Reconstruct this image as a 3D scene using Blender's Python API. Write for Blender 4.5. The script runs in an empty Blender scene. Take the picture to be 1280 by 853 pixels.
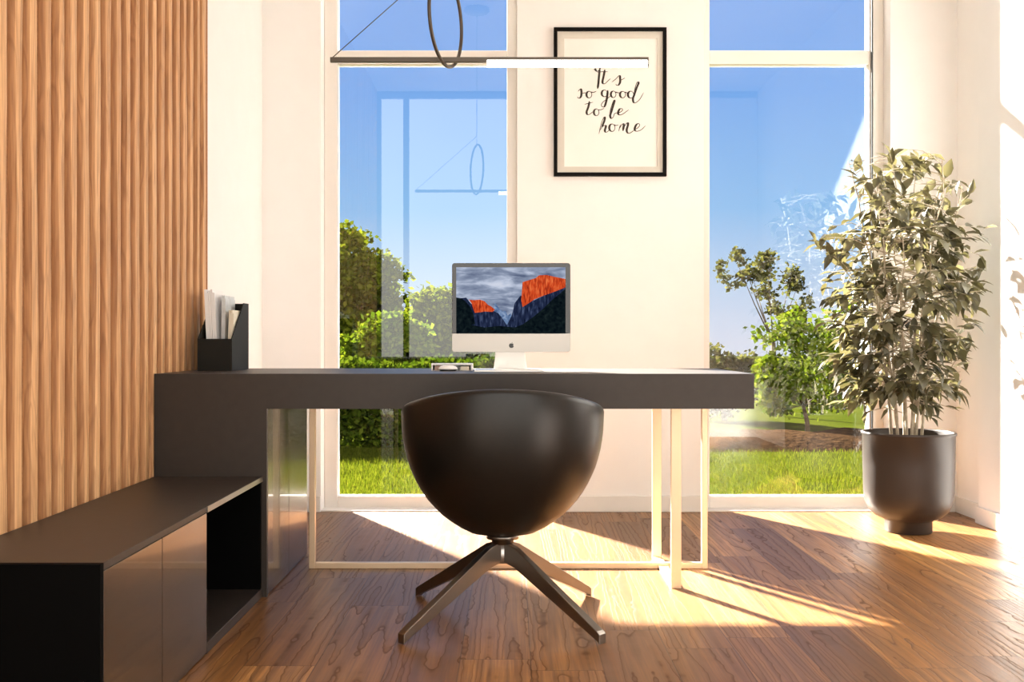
import bpy, bmesh, math, random
from mathutils import Vector, Matrix, noise
random.seed(7)
S = bpy.context.scene
COL = S.collection
PI = math.pi

# ------------------------------------------------------------------ view / camera
S.view_settings.view_transform = 'Standard'
S.view_settings.look = 'None'
S.view_settings.gamma = 1.0
S.view_settings.use_curve_mapping = False
S.view_settings.exposure = 0.0
FPX = 1341.0
CAMZ = 0.86
cam = bpy.data.cameras.new('camera')
cam.sensor_width = 36.0
cam.lens = 36.0 * FPX / 1280.0
cam.clip_start = 0.05
cam.clip_end = 300
co = bpy.data.objects.new('camera', cam)
COL.objects.link(co)
co.location = (0, 0, CAMZ)
co.rotation_euler = (PI / 2, 0, 0)
S.camera = co

# ------------------------------------------------------------------ node helpers
class NT:
    def __init__(self, tree):
        self.t = tree
        self.n = tree.nodes
        self.l = tree.links
    def add(self, typ, props=None, **ins):
        nd = self.n.new(typ)
        for k, v in (props or {}).items():
            setattr(nd, k, v)
        for k, v in ins.items():
            self.set(nd, k, v)
        return nd
    def set(self, nd, key, v):
        if key.startswith('i_'):
            sock = nd.inputs[int(key[2:])]
        else:
            sock = nd.inputs[key.replace('_', ' ')]
        if isinstance(v, bpy.types.NodeSocket):
            self.l.new(v, sock)
        elif isinstance(v, bpy.types.Node):
            self.l.new(v.outputs[0], sock)
        else:
            if isinstance(v, (tuple, list)) and len(v) == 3 and sock.type == 'RGBA':
                v = (*v, 1)
            sock.default_value = v
    def m(self, op, a, b=None, c=None, clamp=False):
        nd = self.n.new('ShaderNodeMath')
        nd.operation = op
        nd.use_clamp = clamp
        self.set(nd, 'i_0', a)
        if b is not None: self.set(nd, 'i_1', b)
        if c is not None: self.set(nd, 'i_2', c)
        return nd.outputs[0]
    def xyz(self, x=0.0, y=0.0, z=0.0):
        return self.add('ShaderNodeCombineXYZ', None, X=x, Y=y, Z=z).outputs[0]
    def ramp(self, fac, stops, interp='LINEAR'):
        nd = self.n.new('ShaderNodeValToRGB')
        nd.color_ramp.interpolation = interp
        el = nd.color_ramp.elements
        while len(el) < len(stops): el.new(0.5)
        for e, (p, c) in zip(el, stops):
            e.position = p
            e.color = (*c, 1)
        self.set(nd, 'i_0', fac)
        return nd.outputs[0]
    def mix(self, fac, a, b, blend='MIX'):
        nd = self.n.new('ShaderNodeMix')
        nd.data_type = 'RGBA'
        nd.blend_type = blend
        self.set(nd, 'i_0', fac)
        self.set(nd, 'i_6', a)
        self.set(nd, 'i_7', b)
        return nd.outputs[2]
    def noise(self, vec, scale=5.0, detail=2.0, rough=0.5, dist=0.0, out=0):
        nd = self.n.new('ShaderNodeTexNoise')
        self.l.new(vec, nd.inputs['Vector'])
        nd.inputs['Scale'].default_value = scale
        nd.inputs['Detail'].default_value = detail
        nd.inputs['Roughness'].default_value = rough
        nd.inputs['Distortion'].default_value = dist
        return nd.outputs[out]

def newmat(name):
    m = bpy.data.materials.new(name)
    m.use_nodes = True
    m.node_tree.nodes.clear()
    t = NT(m.node_tree)
    out = t.n.new('ShaderNodeOutputMaterial')
    return m, t, out

def pmat(name, col, rough=0.5, metal=0.0, spec=0.5, coat=0.0, bump=None, var=0.0, vscale=8.0, aniso=0.0):
    m, t, out = newmat(name)
    b = t.n.new('ShaderNodeBsdfPrincipled')
    b.inputs['Roughness'].default_value = rough
    b.inputs['Metallic'].default_value = metal
    b.inputs['Specular IOR Level'].default_value = spec
    b.inputs['Coat Weight'].default_value = coat
    b.inputs['Anisotropic'].default_value = aniso
    tc = t.n.new('ShaderNodeTexCoord').outputs['Object']
    nz = t.noise(tc, vscale, 3)
    a = tuple(max(0, c * (1 - var)) for c in col)
    z = tuple(min(1, c * (1 + var)) for c in col)
    t.set(b, 'Base_Color', t.ramp(nz, [(0.3, a), (0.7, z)]))
    if bump:
        bn = t.n.new('ShaderNodeBump')
        bn.inputs['Strength'].default_value = bump[1]
        bn.inputs['Distance'].default_value = bump[2] if len(bump) > 2 else 0.002
        t.l.new(t.noise(tc, bump[0], 3), bn.inputs['Height'])
        t.l.new(bn.outputs[0], b.inputs['Normal'])
    t.l.new(b.outputs[0], out.inputs[0])
    return m

def emat(name, col, strength):
    m, t, out = newmat(name)
    e = t.add('ShaderNodeEmission', None, Color=col, Strength=strength)
    t.l.new(e.outputs[0], out.inputs[0])
    return m

def leafmat(name, cols, trans=0.45, rough=0.45, tcol=None, spec=0.3):
    m, t, out = newmat(name)
    geo = t.n.new('ShaderNodeNewGeometry')
    rnd = geo.outputs['Random Per Island']
    c = t.ramp(rnd, [(i / (len(cols) - 1), k) for i, k in enumerate(cols)])
    b = t.add('ShaderNodeBsdfPrincipled', None, Base_Color=c, Roughness=rough)
    b.inputs['Specular IOR Level'].default_value = spec
    tr = t.add('ShaderNodeBsdfTranslucent', None, Color=t.mix(1.0, c, tcol or (1.6, 1.6, 0.8), 'MULTIPLY'))
    mx = t.add('ShaderNodeMixShader', None, i_0=trans, i_1=b.outputs[0], i_2=tr.outputs[0])
    t.l.new(mx.outputs[0], out.inputs[0])
    return m

# ------------------------------------------------------------------ materials
def floor_mat():
    m, t, out = newmat('walnut_plank_floor')
    tc = t.n.new('ShaderNodeTexCoord').outputs['Object']
    sp = t.add('ShaderNodeSeparateXYZ', None, i_0=tc)
    x, y = sp.outputs[0], sp.outputs[1]
    W, L = 0.19, 1.05
    xs = t.m('DIVIDE', t.m('ADD', x, 0.14), W)
    i = t.m('FLOOR', xs)
    fx = t.m('FRACT', xs)
    ri = t.add('ShaderNodeTexWhiteNoise', {'noise_dimensions': '1D'}, W=i).outputs[0]
    ys = t.m('ADD', t.m('DIVIDE', y, L), t.m('MULTIPLY', ri, 9.0))
    j = t.m('FLOOR', ys)
    fy = t.m('FRACT', ys)
    wn = t.add('ShaderNodeTexWhiteNoise', {'noise_dimensions': '2D'}, Vector=t.xyz(i, j, 0.0))
    idv, idc = wn.outputs[0], wn.outputs[1]
    off = t.m('MULTIPLY', idv, 57.0)
    # contour grain
    v1 = t.xyz(t.m('ADD', t.m('MULTIPLY', x, 10.0), off), t.m('ADD', t.m('MULTIPLY', y, 0.33), off), off)
    n1 = t.noise(v1, 0.9, 1.0, 0.4, 0.2)
    wob = t.noise(t.xyz(t.m('MULTIPLY', x, 5.0), t.m('MULTIPLY', y, 5.0), off), 1.5, 2, 0.6)
    rings = t.m('FRACT', t.m('ADD', t.m('MULTIPLY', n1, 15.0), t.m('MULTIPLY', wob, 1.0)))
    vein = t.ramp(rings, [(0.0, (1, 1, 1)), (0.05, (0.6, 0.6, 0.6)), (0.12, (0.25, 0.25, 0.25)), (0.5, (0, 0, 0)), (0.95, (0.05, 0.05, 0.05)), (1.0, (1, 1, 1))])
    broad = t.noise(v1, 3.0, 3, 0.55)
    # fine pores
    fine = t.noise(t.xyz(t.m('MULTIPLY', x, 210.0), t.m('MULTIPLY', y, 5.0), off), 1.0, 3, 0.6)
    base = t.ramp(idv, [(0.0, (0.12, 0.042, 0.010)), (0.3, (0.24, 0.098, 0.024)), (0.7, (0.42, 0.185, 0.050)), (1.0, (0.62, 0.31, 0.10))])
    base = t.mix(t.ramp(broad, [(0.35, (0, 0, 0)), (0.7, (0.28, 0.28, 0.28))]), base, (0.46, 0.225, 0.075))
    base = t.mix(t.m('MULTIPLY', vein, 0.72), base, (0.060, 0.024, 0.012))
    base = t.mix(t.ramp(fine, [(0.35, (0.4, 0.4, 0.4)), (0.6, (0, 0, 0))]), base, (0.12, 0.055, 0.03))
    strk = t.noise(t.xyz(t.m('MULTIPLY', x, 42.0), t.m('MULTIPLY', y, 1.1), off), 1.0, 3, 0.6, 0.5)
    base = t.mix(t.ramp(strk, [(0.40, (0.6, 0.6, 0.6)), (0.62, (0, 0, 0))]), base, (0.10, 0.042, 0.017))
    # seams
    ex = t.m('MINIMUM', fx, t.m('SUBTRACT', 1.0, fx))
    ey = t.m('MINIMUM', fy, t.m('SUBTRACT', 1.0, fy))
    seam = t.m('MAXIMUM', t.m('LESS_THAN', ex, 0.008), t.m('LESS_THAN', ey, 0.0016))
    base = t.mix(t.m('MULTIPLY', seam, 0.7), base, (0.05, 0.022, 0.012))
    b = t.n.new('ShaderNodeBsdfPrincipled')
    t.set(b, 'Base_Color', base)
    t.set(b, 'Roughness', t.m('ADD', 0.37, t.m('MULTIPLY', vein, 0.2)))
    b.inputs['Specular IOR Level'].default_value = 0.35
    b.inputs['Specular Tint'].default_value = (1.0, 0.82, 0.60, 1)
    bn = t.n.new('ShaderNodeBump')
    bn.inputs['Strength'].default_value = 0.35
    bn.inputs['Distance'].default_value = 0.0008
    h = t.m('SUBTRACT', t.m('MULTIPLY', fine, 0.5), t.m('ADD', t.m('MULTIPLY', vein, 1.0), t.m('MULTIPLY', seam, 1.5)))
    t.l.new(h, bn.inputs['Height'])
    t.l.new(bn.outputs[0], b.inputs['Normal'])
    t.l.new(b.outputs[0], out.inputs[0])
    return m

def oak_mat(name='oak_slat_wood', tint=None):
    m, t, out = newmat(name)
    tc = t.n.new('ShaderNodeTexCoord').outputs['Object']
    sp = t.add('ShaderNodeSeparateXYZ', None, i_0=tc)
    x, y, z = sp.outputs
    k = t.m('FLOOR', t.m('DIVIDE', y, 0.0832))
    rk = t.add('ShaderNodeTexWhiteNoise', {'noise_dimensions': '1D'}, W=k).outputs[0]
    off = t.m('MULTIPLY', rk, 33.0)
    fine = t.noise(t.xyz(t.m('MULTIPLY', x, 160.0), t.m('MULTIPLY', y, 160.0), t.m('ADD', t.m('MULTIPLY', z, 5.0), off)), 1.0, 3, 0.6)
    n1 = t.noise(t.xyz(t.m('MULTIPLY', x, 8.0), t.m('MULTIPLY', y, 14.0), t.m('ADD', t.m('MULTIPLY', z, 1.1), off)), 1.2, 2, 0.5, 0.3)
    rings = t.m('FRACT', t.m('MULTIPLY', n1, 11.0))
    rg = t.ramp(rings, [(0.0, (1, 1, 1)), (0.25, (0.2, 0.2, 0.2)), (0.8, (0, 0, 0)), (1.0, (1, 1, 1))])
    base = t.ramp(rk, [(0.0, (0.66, 0.37, 0.175)), (0.5, (0.74, 0.43, 0.205)), (1.0, (0.82, 0.50, 0.25))])
    base = t.mix(t.m('MULTIPLY', rg, 0.42), base, (0.30, 0.135, 0.055))
    base = t.mix(t.ramp(fine, [(0.38, (0.5, 0.5, 0.5)), (0.62, (0, 0, 0))]), base, (0.33, 0.155, 0.065))
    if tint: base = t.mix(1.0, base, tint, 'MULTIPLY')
    b = t.add('ShaderNodeBsdfPrincipled', None, Base_Color=base, Roughness=0.55)
    b.inputs['Specular IOR Level'].default_value = 0.3
    bn = t.n.new('ShaderNodeBump')
    bn.inputs['Strength'].default_value = 0.3
    bn.inputs['Distance'].default_value = 0.001
    t.l.new(fine, bn.inputs['Height'])
    t.l.new(bn.outputs[0], b.inputs['Normal'])
    t.l.new(b.outputs[0], out.inputs[0])
    return m

def glass_mat(name, fac=0.09):
    m, t, out = newmat(name)
    tr = t.add('ShaderNodeBsdfTransparent', None, Color=(0.97, 0.985, 1.0))
    gl = t.add('ShaderNodeBsdfGlossy', None, Color=(0.95, 0.98, 1.0), Roughness=0.0)
    lw = t.add('ShaderNodeFresnel', None, IOR=1.5)
    f = t.m('ADD', t.m('MULTIPLY', lw.outputs[0], 0.9), fac, clamp=True)
    mx = t.add('ShaderNodeMixShader', None, i_0=f, i_1=tr.outputs[0], i_2=gl.outputs[0])
    t.l.new(mx.outputs[0], out.inputs[0])
    return m

def lawn_mat():
    m, t, out = newmat('lawn_ground')
    tc = t.n.new('ShaderNodeTexCoord').outputs['Object']
    a = t.noise(tc, 1.3, 3)
    f = t.noise(tc, 40.0, 3, 0.7)
    c = t.ramp(a, [(0.3, (0.026, 0.034, 0.003)), (0.7, (0.042, 0.047, 0.005))])
    c = t.mix(t.ramp(f, [(0.4, (0.55, 0.55, 0.55)), (0.65, (0, 0, 0))]), c, (0.014, 0.024, 0.001))
    b = t.add('ShaderNodeBsdfPrincipled', None, Base_Color=c, Roughness=0.9)
    b.inputs['Specular IOR Level'].default_value = 0.0
    t.l.new(b.outputs[0], out.inputs[0])
    return m

M = {}
M['floor'] = floor_mat()
M['oak'] = oak_mat()
M['groove_shade'] = pmat('shaded_groove_backing', (0.36, 0.175, 0.085), 0.9, spec=0.1, var=0.2, vscale=90)  # groove shade painted into the brown of the backing
M['flank_shade'] = oak_mat('shaded_batten_flank', (0.72, 0.62, 0.55))  # same oak tinted darker, shade between battens put into its colour
M['wall'] = pmat('white_painted_plaster', (0.88, 0.875, 0.87), 0.7, spec=0.25, bump=(240, 0.05), var=0.01)
M['ceil'] = pmat('ceiling_paint', (0.88, 0.87, 0.85), 0.8, spec=0.2, var=0.01)
M['base'] = pmat('baseboard_paint', (0.80, 0.78, 0.75), 0.4, spec=0.4, var=0.01)
M['frame'] = pmat('window_frame_paint', (0.80, 0.77, 0.73), 0.38, spec=0.5, var=0.01)
M['glass'] = glass_mat('window_glass', 0.06)
M['darkframe'] = pmat('dark_partition_frame', (0.05, 0.055, 0.06), 0.4, var=0.05)
M['desk'] = pmat('black_satin_laminate', (0.034, 0.026, 0.021), 0.42, spec=0.35, bump=(500, 0.05), var=0.08, vscale=30)
M['lacq'] = pmat('bronze_black_metal_door', (0.11, 0.08, 0.055), 0.25, metal=0.75, spec=0.8, var=0.05, coat=0.3)
M['blackin'] = pmat('black_cabinet_inside', (0.0015, 0.0015, 0.0015), 0.8, spec=0.05, var=0.1)
M['edge'] = pmat('top_edge_band', (0.09, 0.075, 0.06), 0.28, spec=1.0, var=0.03)
M['leg'] = pmat('champagne_metal', (0.80, 0.60, 0.40), 0.34, metal=0.55, var=0.03)
M['leather'] = pmat('black_leather', (0.006, 0.005, 0.004), 0.36, spec=0.4, bump=(420, 0.12, 0.0006), var=0.15, vscale=60)
M['cushion'] = pmat('black_leather_cushion', (0.014, 0.012, 0.010), 0.45, spec=0.5, bump=(420, 0.15, 0.0006), var=0.15, vscale=60)
M['gun'] = pmat('gunmetal', (0.26, 0.235, 0.21), 0.32, metal=1.0, var=0.05)
M['steel'] = pmat('brushed_steel', (0.5, 0.47, 0.44), 0.3, metal=1.0, var=0.04)
M['bronze'] = pmat('dark_bronze_metal', (0.085, 0.07, 0.055), 0.38, metal=0.7, var=0.05)
M['tube'] = emat('lit_led_tube', (1.0, 0.97, 0.92), 12.0)
M['blackwood'] = pmat('black_picture_frame', (0.004, 0.003, 0.003), 0.6, spec=0.1, var=0.1)
M['mat'] = pmat('grey_mat_board', (0.66, 0.635, 0.57), 0.8, var=0.02)
M['paper'] = pmat('print_paper', (0.90, 0.885, 0.85), 0.8, spec=0.2, var=0.01)
M['ink'] = pmat('brown_black_ink', (0.03, 0.024, 0.018), 0.7, var=0.5, vscale=60)
M['alu'] = pmat('brushed_aluminium', (0.74, 0.72, 0.69), 0.32, metal=0.75, var=0.01)
M['chin'] = pmat('satin_aluminium_chin', (0.50, 0.48, 0.45), 0.4, metal=0.5, var=0.01)
M['bezel'] = pmat('black_glass_bezel', (0.014, 0.014, 0.014), 0.10, spec=0.7, var=0.05)
M['logo'] = pmat('dark_logo', (0.02, 0.02, 0.02), 0.3, var=0.05)
M['whiteplastic'] = pmat('white_plastic', (0.86, 0.86, 0.85), 0.3, var=0.01)
M['darkplastic'] = pmat('dark_plastic_base', (0.03, 0.03, 0.03), 0.4, var=0.05)
M['cardboard'] = pmat('brownish_insert', (0.42, 0.30, 0.24), 0.7, var=0.1)
M['holder'] = pmat('black_holder_board', (0.012, 0.011, 0.008), 0.6, spec=0.2, var=0.06)
M['sheet'] = pmat('white_paper_sheets', (0.85, 0.84, 0.84), 0.8, spec=0.2, var=0.01)
M['sheet2'] = pmat('cream_booklet', (0.80, 0.74, 0.60), 0.7, spec=0.2, var=0.02)
M['sheet3'] = pmat('pale_grey_magazine', (0.62, 0.65, 0.66), 0.35, var=0.12, vscale=25)
M['pot'] = pmat('dark_brown_glazed_pot', (0.036, 0.026, 0.021), 0.46, spec=0.35, var=0.05)
M['soil'] = pmat('potting_soil', (0.05, 0.032, 0.02), 0.95, spec=0.1, bump=(60, 1.0, 0.01), var=0.5, vscale=50)
M['stem'] = pmat('pale_stem_bark', (0.42, 0.36, 0.27), 0.8, spec=0.2, var=0.25, vscale=40)
M['bark'] = pmat('tree_bark', (0.06, 0.042, 0.028), 0.9, spec=0.1, var=0.3, vscale=20)
M['figleaf'] = leafmat('ficus_leaf', [(0.050, 0.047, 0.024), (0.095, 0.088, 0.048), (0.15, 0.14, 0.085)], 0.26, 0.40, (1.6, 1.5, 1.0), 0.5)
M['treeleaf'] = leafmat('tree_leaf', [(0.030, 0.045, 0.003), (0.075, 0.095, 0.007), (0.12, 0.13, 0.012)], 0.3, 0.75, (1.3, 1.3, 0.7), 0.0)
M['bushleaf'] = leafmat('bush_leaf', [(0.024, 0.044, 0.003), (0.065, 0.095, 0.007), (0.11, 0.13, 0.012)], 0.3, 0.75, (1.3, 1.3, 0.7), 0.0)
M['hedgeleaf'] = leafmat('hedge_leaf', [(0.010, 0.018, 0.0015), (0.025, 0.040, 0.003), (0.050, 0.062, 0.006)], 0.3, 0.75, (1.3, 1.4, 0.7), 0.0)
M['paleleaf'] = leafmat('pale_leaf', [(0.024, 0.026, 0.008), (0.040, 0.041, 0.012), (0.060, 0.057, 0.022)], 0.5, 0.7, (1.4, 1.4, 0.8), 0.0)
M['lawn'] = lawn_mat()
M['blade'] = leafmat('grass_blade', [(0.022, 0.030, 0.003), (0.040, 0.046, 0.005), (0.060, 0.060, 0.009)], 0.55, 0.8, (1.4, 1.5, 0.6), 0.0)
M['earth'] = pmat('brown_garden_soil', (0.024, 0.013, 0.006), 0.95, spec=0.0, bump=(20, 1.0, 0.03), var=0.4, vscale=14)

# ------------------------------------------------------------------ mesh helpers
class MB:
    def __init__(self):
        self.v = []; self.f = []; self.mi = []; self.sm = []
    def add(self, verts, faces, mi=0, smooth=False):
        o = len(self.v)
        self.v += [tuple(p) for p in verts]
        for f in faces:
            self.f.append(tuple(a + o for a in f)); self.mi.append(mi); self.sm.append(smooth)
        return self
    def box(self, x0, x1, y0, y1, z0, z1, mi=0):
        v = [(x0, y0, z0), (x1, y0, z0), (x1, y1, z0), (x0, y1, z0), (x0, y0, z1), (x1, y0, z1), (x1, y1, z1), (x0, y1, z1)]
        return self.add(v, [(3, 2, 1, 0), (4, 5, 6, 7), (0, 1, 5, 4), (1, 2, 6, 5), (2, 3, 7, 6), (3, 0, 4, 7)], mi)
    def prism(self, pts, axis, a0, a1, mi=0, smooth=False):
        """extrude a 2-D outline along an axis; pts are the two other coordinates in axis order"""
        def mk(p, a):
            if axis == 'x': return (a, p[0], p[1])
            if axis == 'y': return (p[0], a, p[1])
            return (p[0], p[1], a)
        n = len(pts)
        v = [mk(p, a0) for p in pts] + [mk(p, a1) for p in pts]
        self.add(v, [tuple(range(n))[::-1], tuple(range(n, 2 * n))], mi)
        o = len(self.v) - 2 * n
        for k in range(n):
            self.f.append((o + k, o + (k + 1) % n, o + n + (k + 1) % n, o + n + k)); self.mi.append(mi); self.sm.append(smooth)
        return self
    def lathe(self, prof, cx=0, cy=0, n=48, mi=0, smooth=True, sy=1.0):
        v = []; f = []
        for r, z in prof:
            for k in range(n):
                a = 2 * PI * k / n
                v.append((cx + r * math.cos(a), cy + sy * r * math.sin(a), z))
        for i in range(len(prof) - 1):
            for k in range(n):
                f.append((i * n + k, i * n + (k + 1) % n, (i + 1) * n + (k + 1) % n, (i + 1) * n + k))
        if prof[0][0] > 1e-6: f.append(tuple(range(n))[::-1])
        if prof[-1][0] > 1e-6: f.append(tuple(range((len(prof) - 1) * n, len(prof) * n)))
        return self.add(v, f, mi, smooth)
    def tube(self, pts, rad, n=8, mi=0, closed=False, smooth=True):
        pts = [Vector(p) for p in pts]
        N = len(pts)
        rads = rad if isinstance(rad, (list, tuple)) else [rad] * N
        v = []; f = []
        up = None
        for i, p in enumerate(pts):
            if closed:
                d = pts[(i + 1) % N] - pts[i - 1]
            else:
                d = pts[min(i + 1, N - 1)] - pts[max(i - 1, 0)]
            d.normalize()
            if up is None:
                up = Vector((0, 0, 1)) if abs(d.z) < 0.9 else Vector((1, 0, 0))
            s = d.cross(up)
            if s.length < 1e-5: s = d.cross(Vector((0.3, 1, 0.2)))
            s.normalize()
            up = s.cross(d).normalized()
            for k in range(n):
                a = 2 * PI * k / n
                v.append(p + (s * math.cos(a) + up * math.sin(a)) * rads[i])
        for i in range(N if closed else N - 1):
            i2 = (i + 1) % N
            for k in range(n):
                f.append((i * n + k, i * n + (k + 1) % n, i2 * n + (k + 1) % n, i2 * n + k))
        if not closed:
            f.append(tuple(range(n))[::-1]); f.append(tuple(range((N - 1) * n, N * n)))
        return self.add(v, f, mi, smooth)
    def build(self, name, mats, parent=None, bevel=0, seg=2, origin=None, subsurf=0, fix=True):
        me = bpy.data.meshes.new(name)
        o = Vector(origin) if origin else Vector((0, 0, 0))
        me.from_pydata([tuple(Vector(p) - o) for p in self.v], [], self.f)
        if not isinstance(mats, (list, tuple)): mats = [mats]
        for m in mats: me.materials.append(m)
        me.polygons.foreach_set('material_index', self.mi)
        me.polygons.foreach_set('use_smooth', self.sm)
        if fix and len(self.f) < 20000:
            bm = bmesh.new(); bm.from_mesh(me)
            bmesh.ops.recalc_face_normals(bm, faces=bm.faces)
            bm.to_mesh(me); bm.free()
        me.update()
        ob = bpy.data.objects.new(name, me)
        COL.objects.link(ob)
        ob.location = o
        if parent:
            ob.parent = parent
            ob.location = o - parent.location
        if bevel:
            md = ob.modifiers.new('bevel', 'BEVEL')
            md.width = bevel; md.segments = seg; md.limit_method = 'ANGLE'; md.angle_limit = math.radians(40)
            md.harden_normals = False
        if subsurf:
            md = ob.modifiers.new('sub', 'SUBSURF'); md.levels = subsurf; md.render_levels = subsurf
        return ob

def tag(o, label, cat, group=None, kind=None):
    if label: o['label'] = label
    if cat: o['category'] = cat
    if group: o['group'] = group
    if kind: o['kind'] = kind
    return o

def empty(name, loc):
    e = bpy.data.objects.new(name, None)
    e.empty_display_size = 0.1
    COL.objects.link(e)
    e.location = loc
    return e

def struct(o, label=None):
    o['kind'] = 'structure'
    if label: o['label'] = label
    return o

def catmull(pts, sub=6):
    out = []
    P = [pts[0]] + list(pts) + [pts[-1]]
    for i in range(1, len(P) - 2):
        p0, p1, p2, p3 = P[i - 1], P[i], P[i + 1], P[i + 2]
        for s in range(sub):
            t = s / sub
            out.append(tuple(0.5 * (2 * b + (c - a) * t + (2 * a - 5 * b + 4 * c - d) * t * t + (3 * b - a - 3 * c + d) * t ** 3)
                             for a, b, c, d in zip(p0, p1, p2, p3)))
    out.append(tuple(pts[-1]))
    return out

# ------------------------------------------------------------------ the room
H = 3.10
YB, YO = 5.40, 5.60          # inner and outer face of the window wall
XL, XR = -1.2565, 2.24
YR = 1.45                    # the open partition towards the terrace
XP = 2.20                    # face of the pilaster on the right wall

struct(MB().box(XL - 0.3, XR + 0.3, -1.6, YO, -0.12, 0.0).build('floor', M['floor']))
struct(MB().box(XL - 0.3, XR + 0.3, YR - 0.15, YO, H, H + 0.25).build('ceiling', M['ceil']))
struct(MB().box(XL - 0.3, XL, YR, YO, 0, H).build('wall_left', M['wall']))
wr = MB().box(XR, XR + 0.3, YR, YO, 0, H)
struct(wr.build('wall_right', M['wall']))
struct(MB().box(XP, XR, YR, 5.06, 0, H).build('wall_right_pier', M['wall'], bevel=0.003))
# window wall: two openings, floor to head
W1 = (-0.963, 0.026); W2 = (0.966, 1.905); HEAD = 3.04
wb = MB()
wb.box(XL, W1[0], YB, YO, 0, H).box(W1[1], W2[0], YB, YO, 0, H).box(W2[1], XR, YB, YO, 0, H)
wb.box(W1[0], W1[1], YB, YO, HEAD, H).box(W2[0], W2[1], YB, YO, HEAD, H)
struct(wb.build('wall_back', M['wall'], fix=True))

def baseboard(name, x0, x1, y0, y1, h=0.08):
    return struct(MB().box(x0, x1, y0, y1, 0, h).build(name, M['base'], bevel=0.003))
baseboard('baseboard_back', W1[1], W2[0], YB - 0.012, YB)
baseboard('baseboard_back_left', XL, W1[0], YB - 0.012, YB)
baseboard('baseboard_back_right', W2[1], XR - 0.012, YB - 0.012, YB)
baseboard('baseboard_right', XR - 0.012, XR, 5.06, YB)
baseboard('baseboard_right_pier', XP - 0.012, XP, YR, 5.072)
baseboard('baseboard_left', XL, XL + 0.012, 4.33, YB)

def window(name, x0, x1, fl, fr):
    e = empty(name, ((x0 + x1) / 2, 5.54, 0))
    struct(e)
    y0, y1 = 5.50, 5.57
    f = MB()
    f.box(x0, x0 + fl, y0, y1, 0, HEAD).box(x1 - fr, x1, y0, y1, 0, HEAD)
    f.box(x0 + fl, x1 - fr, y0, y1, HEAD - 0.06, HEAD)
    f.build('window_frame', M['frame'], e, bevel=0.004)
    MB().box(x0 + fl, x1 - fr, y0, y1, 2.281, 2.351).build('window_transom', M['frame'], e, bevel=0.004)
    s = MB().box(x0 + fl, x1 - fr, y0, y1, 0.0, 0.064)
    s.build('window_sill', M['frame'], e, bevel=0.004)
    MB().add([(x0 + fl, 5.535, 0.064), (x1 - fr, 5.535, 0.064), (x1 - fr, 5.535, 2.281), (x0 + fl, 5.535, 2.281)], [(0, 1, 2, 3)]).build('window_pane', M['glass'], e, fix=False)
    MB().add([(x0 + fl, 5.535, 2.351), (x1 - fr, 5.535, 2.351), (x1 - fr, 5.535, HEAD - 0.06), (x0 + fl, 5.535, HEAD - 0.06)], [(0, 1, 2, 3)]).build('window_pane', M['glass'], e, fix=False)
    # bright threshold in front of the frame
    MB().box(x0, x1, YB + 0.002, y0, 0.0, 0.006).build('window_threshold', M['frame'], e)
    return e
window('window_1', W1[0], W1[1], 0.068, 0.052)
w2 = window('window_2', W2[0], W2[1], 0.047, 0.074)
# opening casement stile of the right window
MB().box(1.838, 1.846, 5.485, 5.50, 0.07, 2.79).build('window_gasket', M['darkframe'], w2)

# open partition behind the camera side: dark posts, head rail, glass side bays
e = empty('window_3', (0.5, YR, 0)); struct(e)
pf = MB()
for px in (-1.2, -0.95, 1.5):
    pf.box(px - 0.025, px + 0.025, YR - 0.05, YR, 0, H)
pf.box(XL, XR, YR - 0.05, YR, H - 0.06, H)
pf.build('partition_frame', M['darkframe'], e)
struct(MB().box(1.525, XR, YR - 0.12, YR, 0, H).build('wall_front', M['wall']))

# slatted timber cladding on the left wall
PITCH, SW, SD = 0.0832, 0.047, 0.020
sl = MB()
XF = -1.203
sl.box(XL, XF - SD, YR + 0.02, 4.31, 0, H - 0.001, 1)
k0 = int((YR + 0.02) / PITCH) + 1
NZ = 60
for k in range(k0, int(4.31 / PITCH)):
    yc = (k + 0.5) * PITCH
    if yc + SW / 2 > 4.31: break
    prof = [(-0.0, -SW / 2), (0.6, -SW / 2 + 0.001), (0.92, -SW / 2 + 0.005), (1.0, -SW / 2 + 0.010), (1.0, SW / 2 - 0.010), (0.92, SW / 2 - 0.005), (0.6, SW / 2 - 0.001), (0.0, SW / 2)]
    v = []; f = []
    n = len(prof)
    for i in range(NZ + 1):
        z = (H - 0.001) * i / NZ
        for j, (d, dy) in enumerate(prof):
            edge = j in (0, 1, 2) or j in (5, 6, 7)
            wv = (noise.noise(Vector((k * 3.7 + (11 if dy > 0 else 0), z * 1.6, 0))) * 0.014 + noise.noise(Vector((k * 1.3, z * 4.5, 5))) * 0.003) if edge else 0.0
            v.append((XF - SD - 0.0005 + (SD) * d, yc + dy + wv, z))
    for i in range(NZ):
        for j in range(n - 1):
            f.append((i * n + j, i * n + j + 1, (i + 1) * n + j + 1, (i + 1) * n + j))
    f.append(tuple(range(n))); f.append(tuple(range(NZ * n, NZ * n + n))[::-1])
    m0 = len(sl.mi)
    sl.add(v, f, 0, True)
    for q_ in range(NZ * (n - 1)):          # flanks of every batten take the darker oak, side shade put into colour
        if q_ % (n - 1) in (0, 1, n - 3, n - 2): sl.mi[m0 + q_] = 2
so = sl.build('wall_panel', [M['oak'], M['groove_shade'], M['flank_shade']])
struct(so, 'vertical oak slat cladding covering the left wall')
md = so.modifiers.new('es', 'EDGE_SPLIT'); md.split_angle = math.radians(50)

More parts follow.
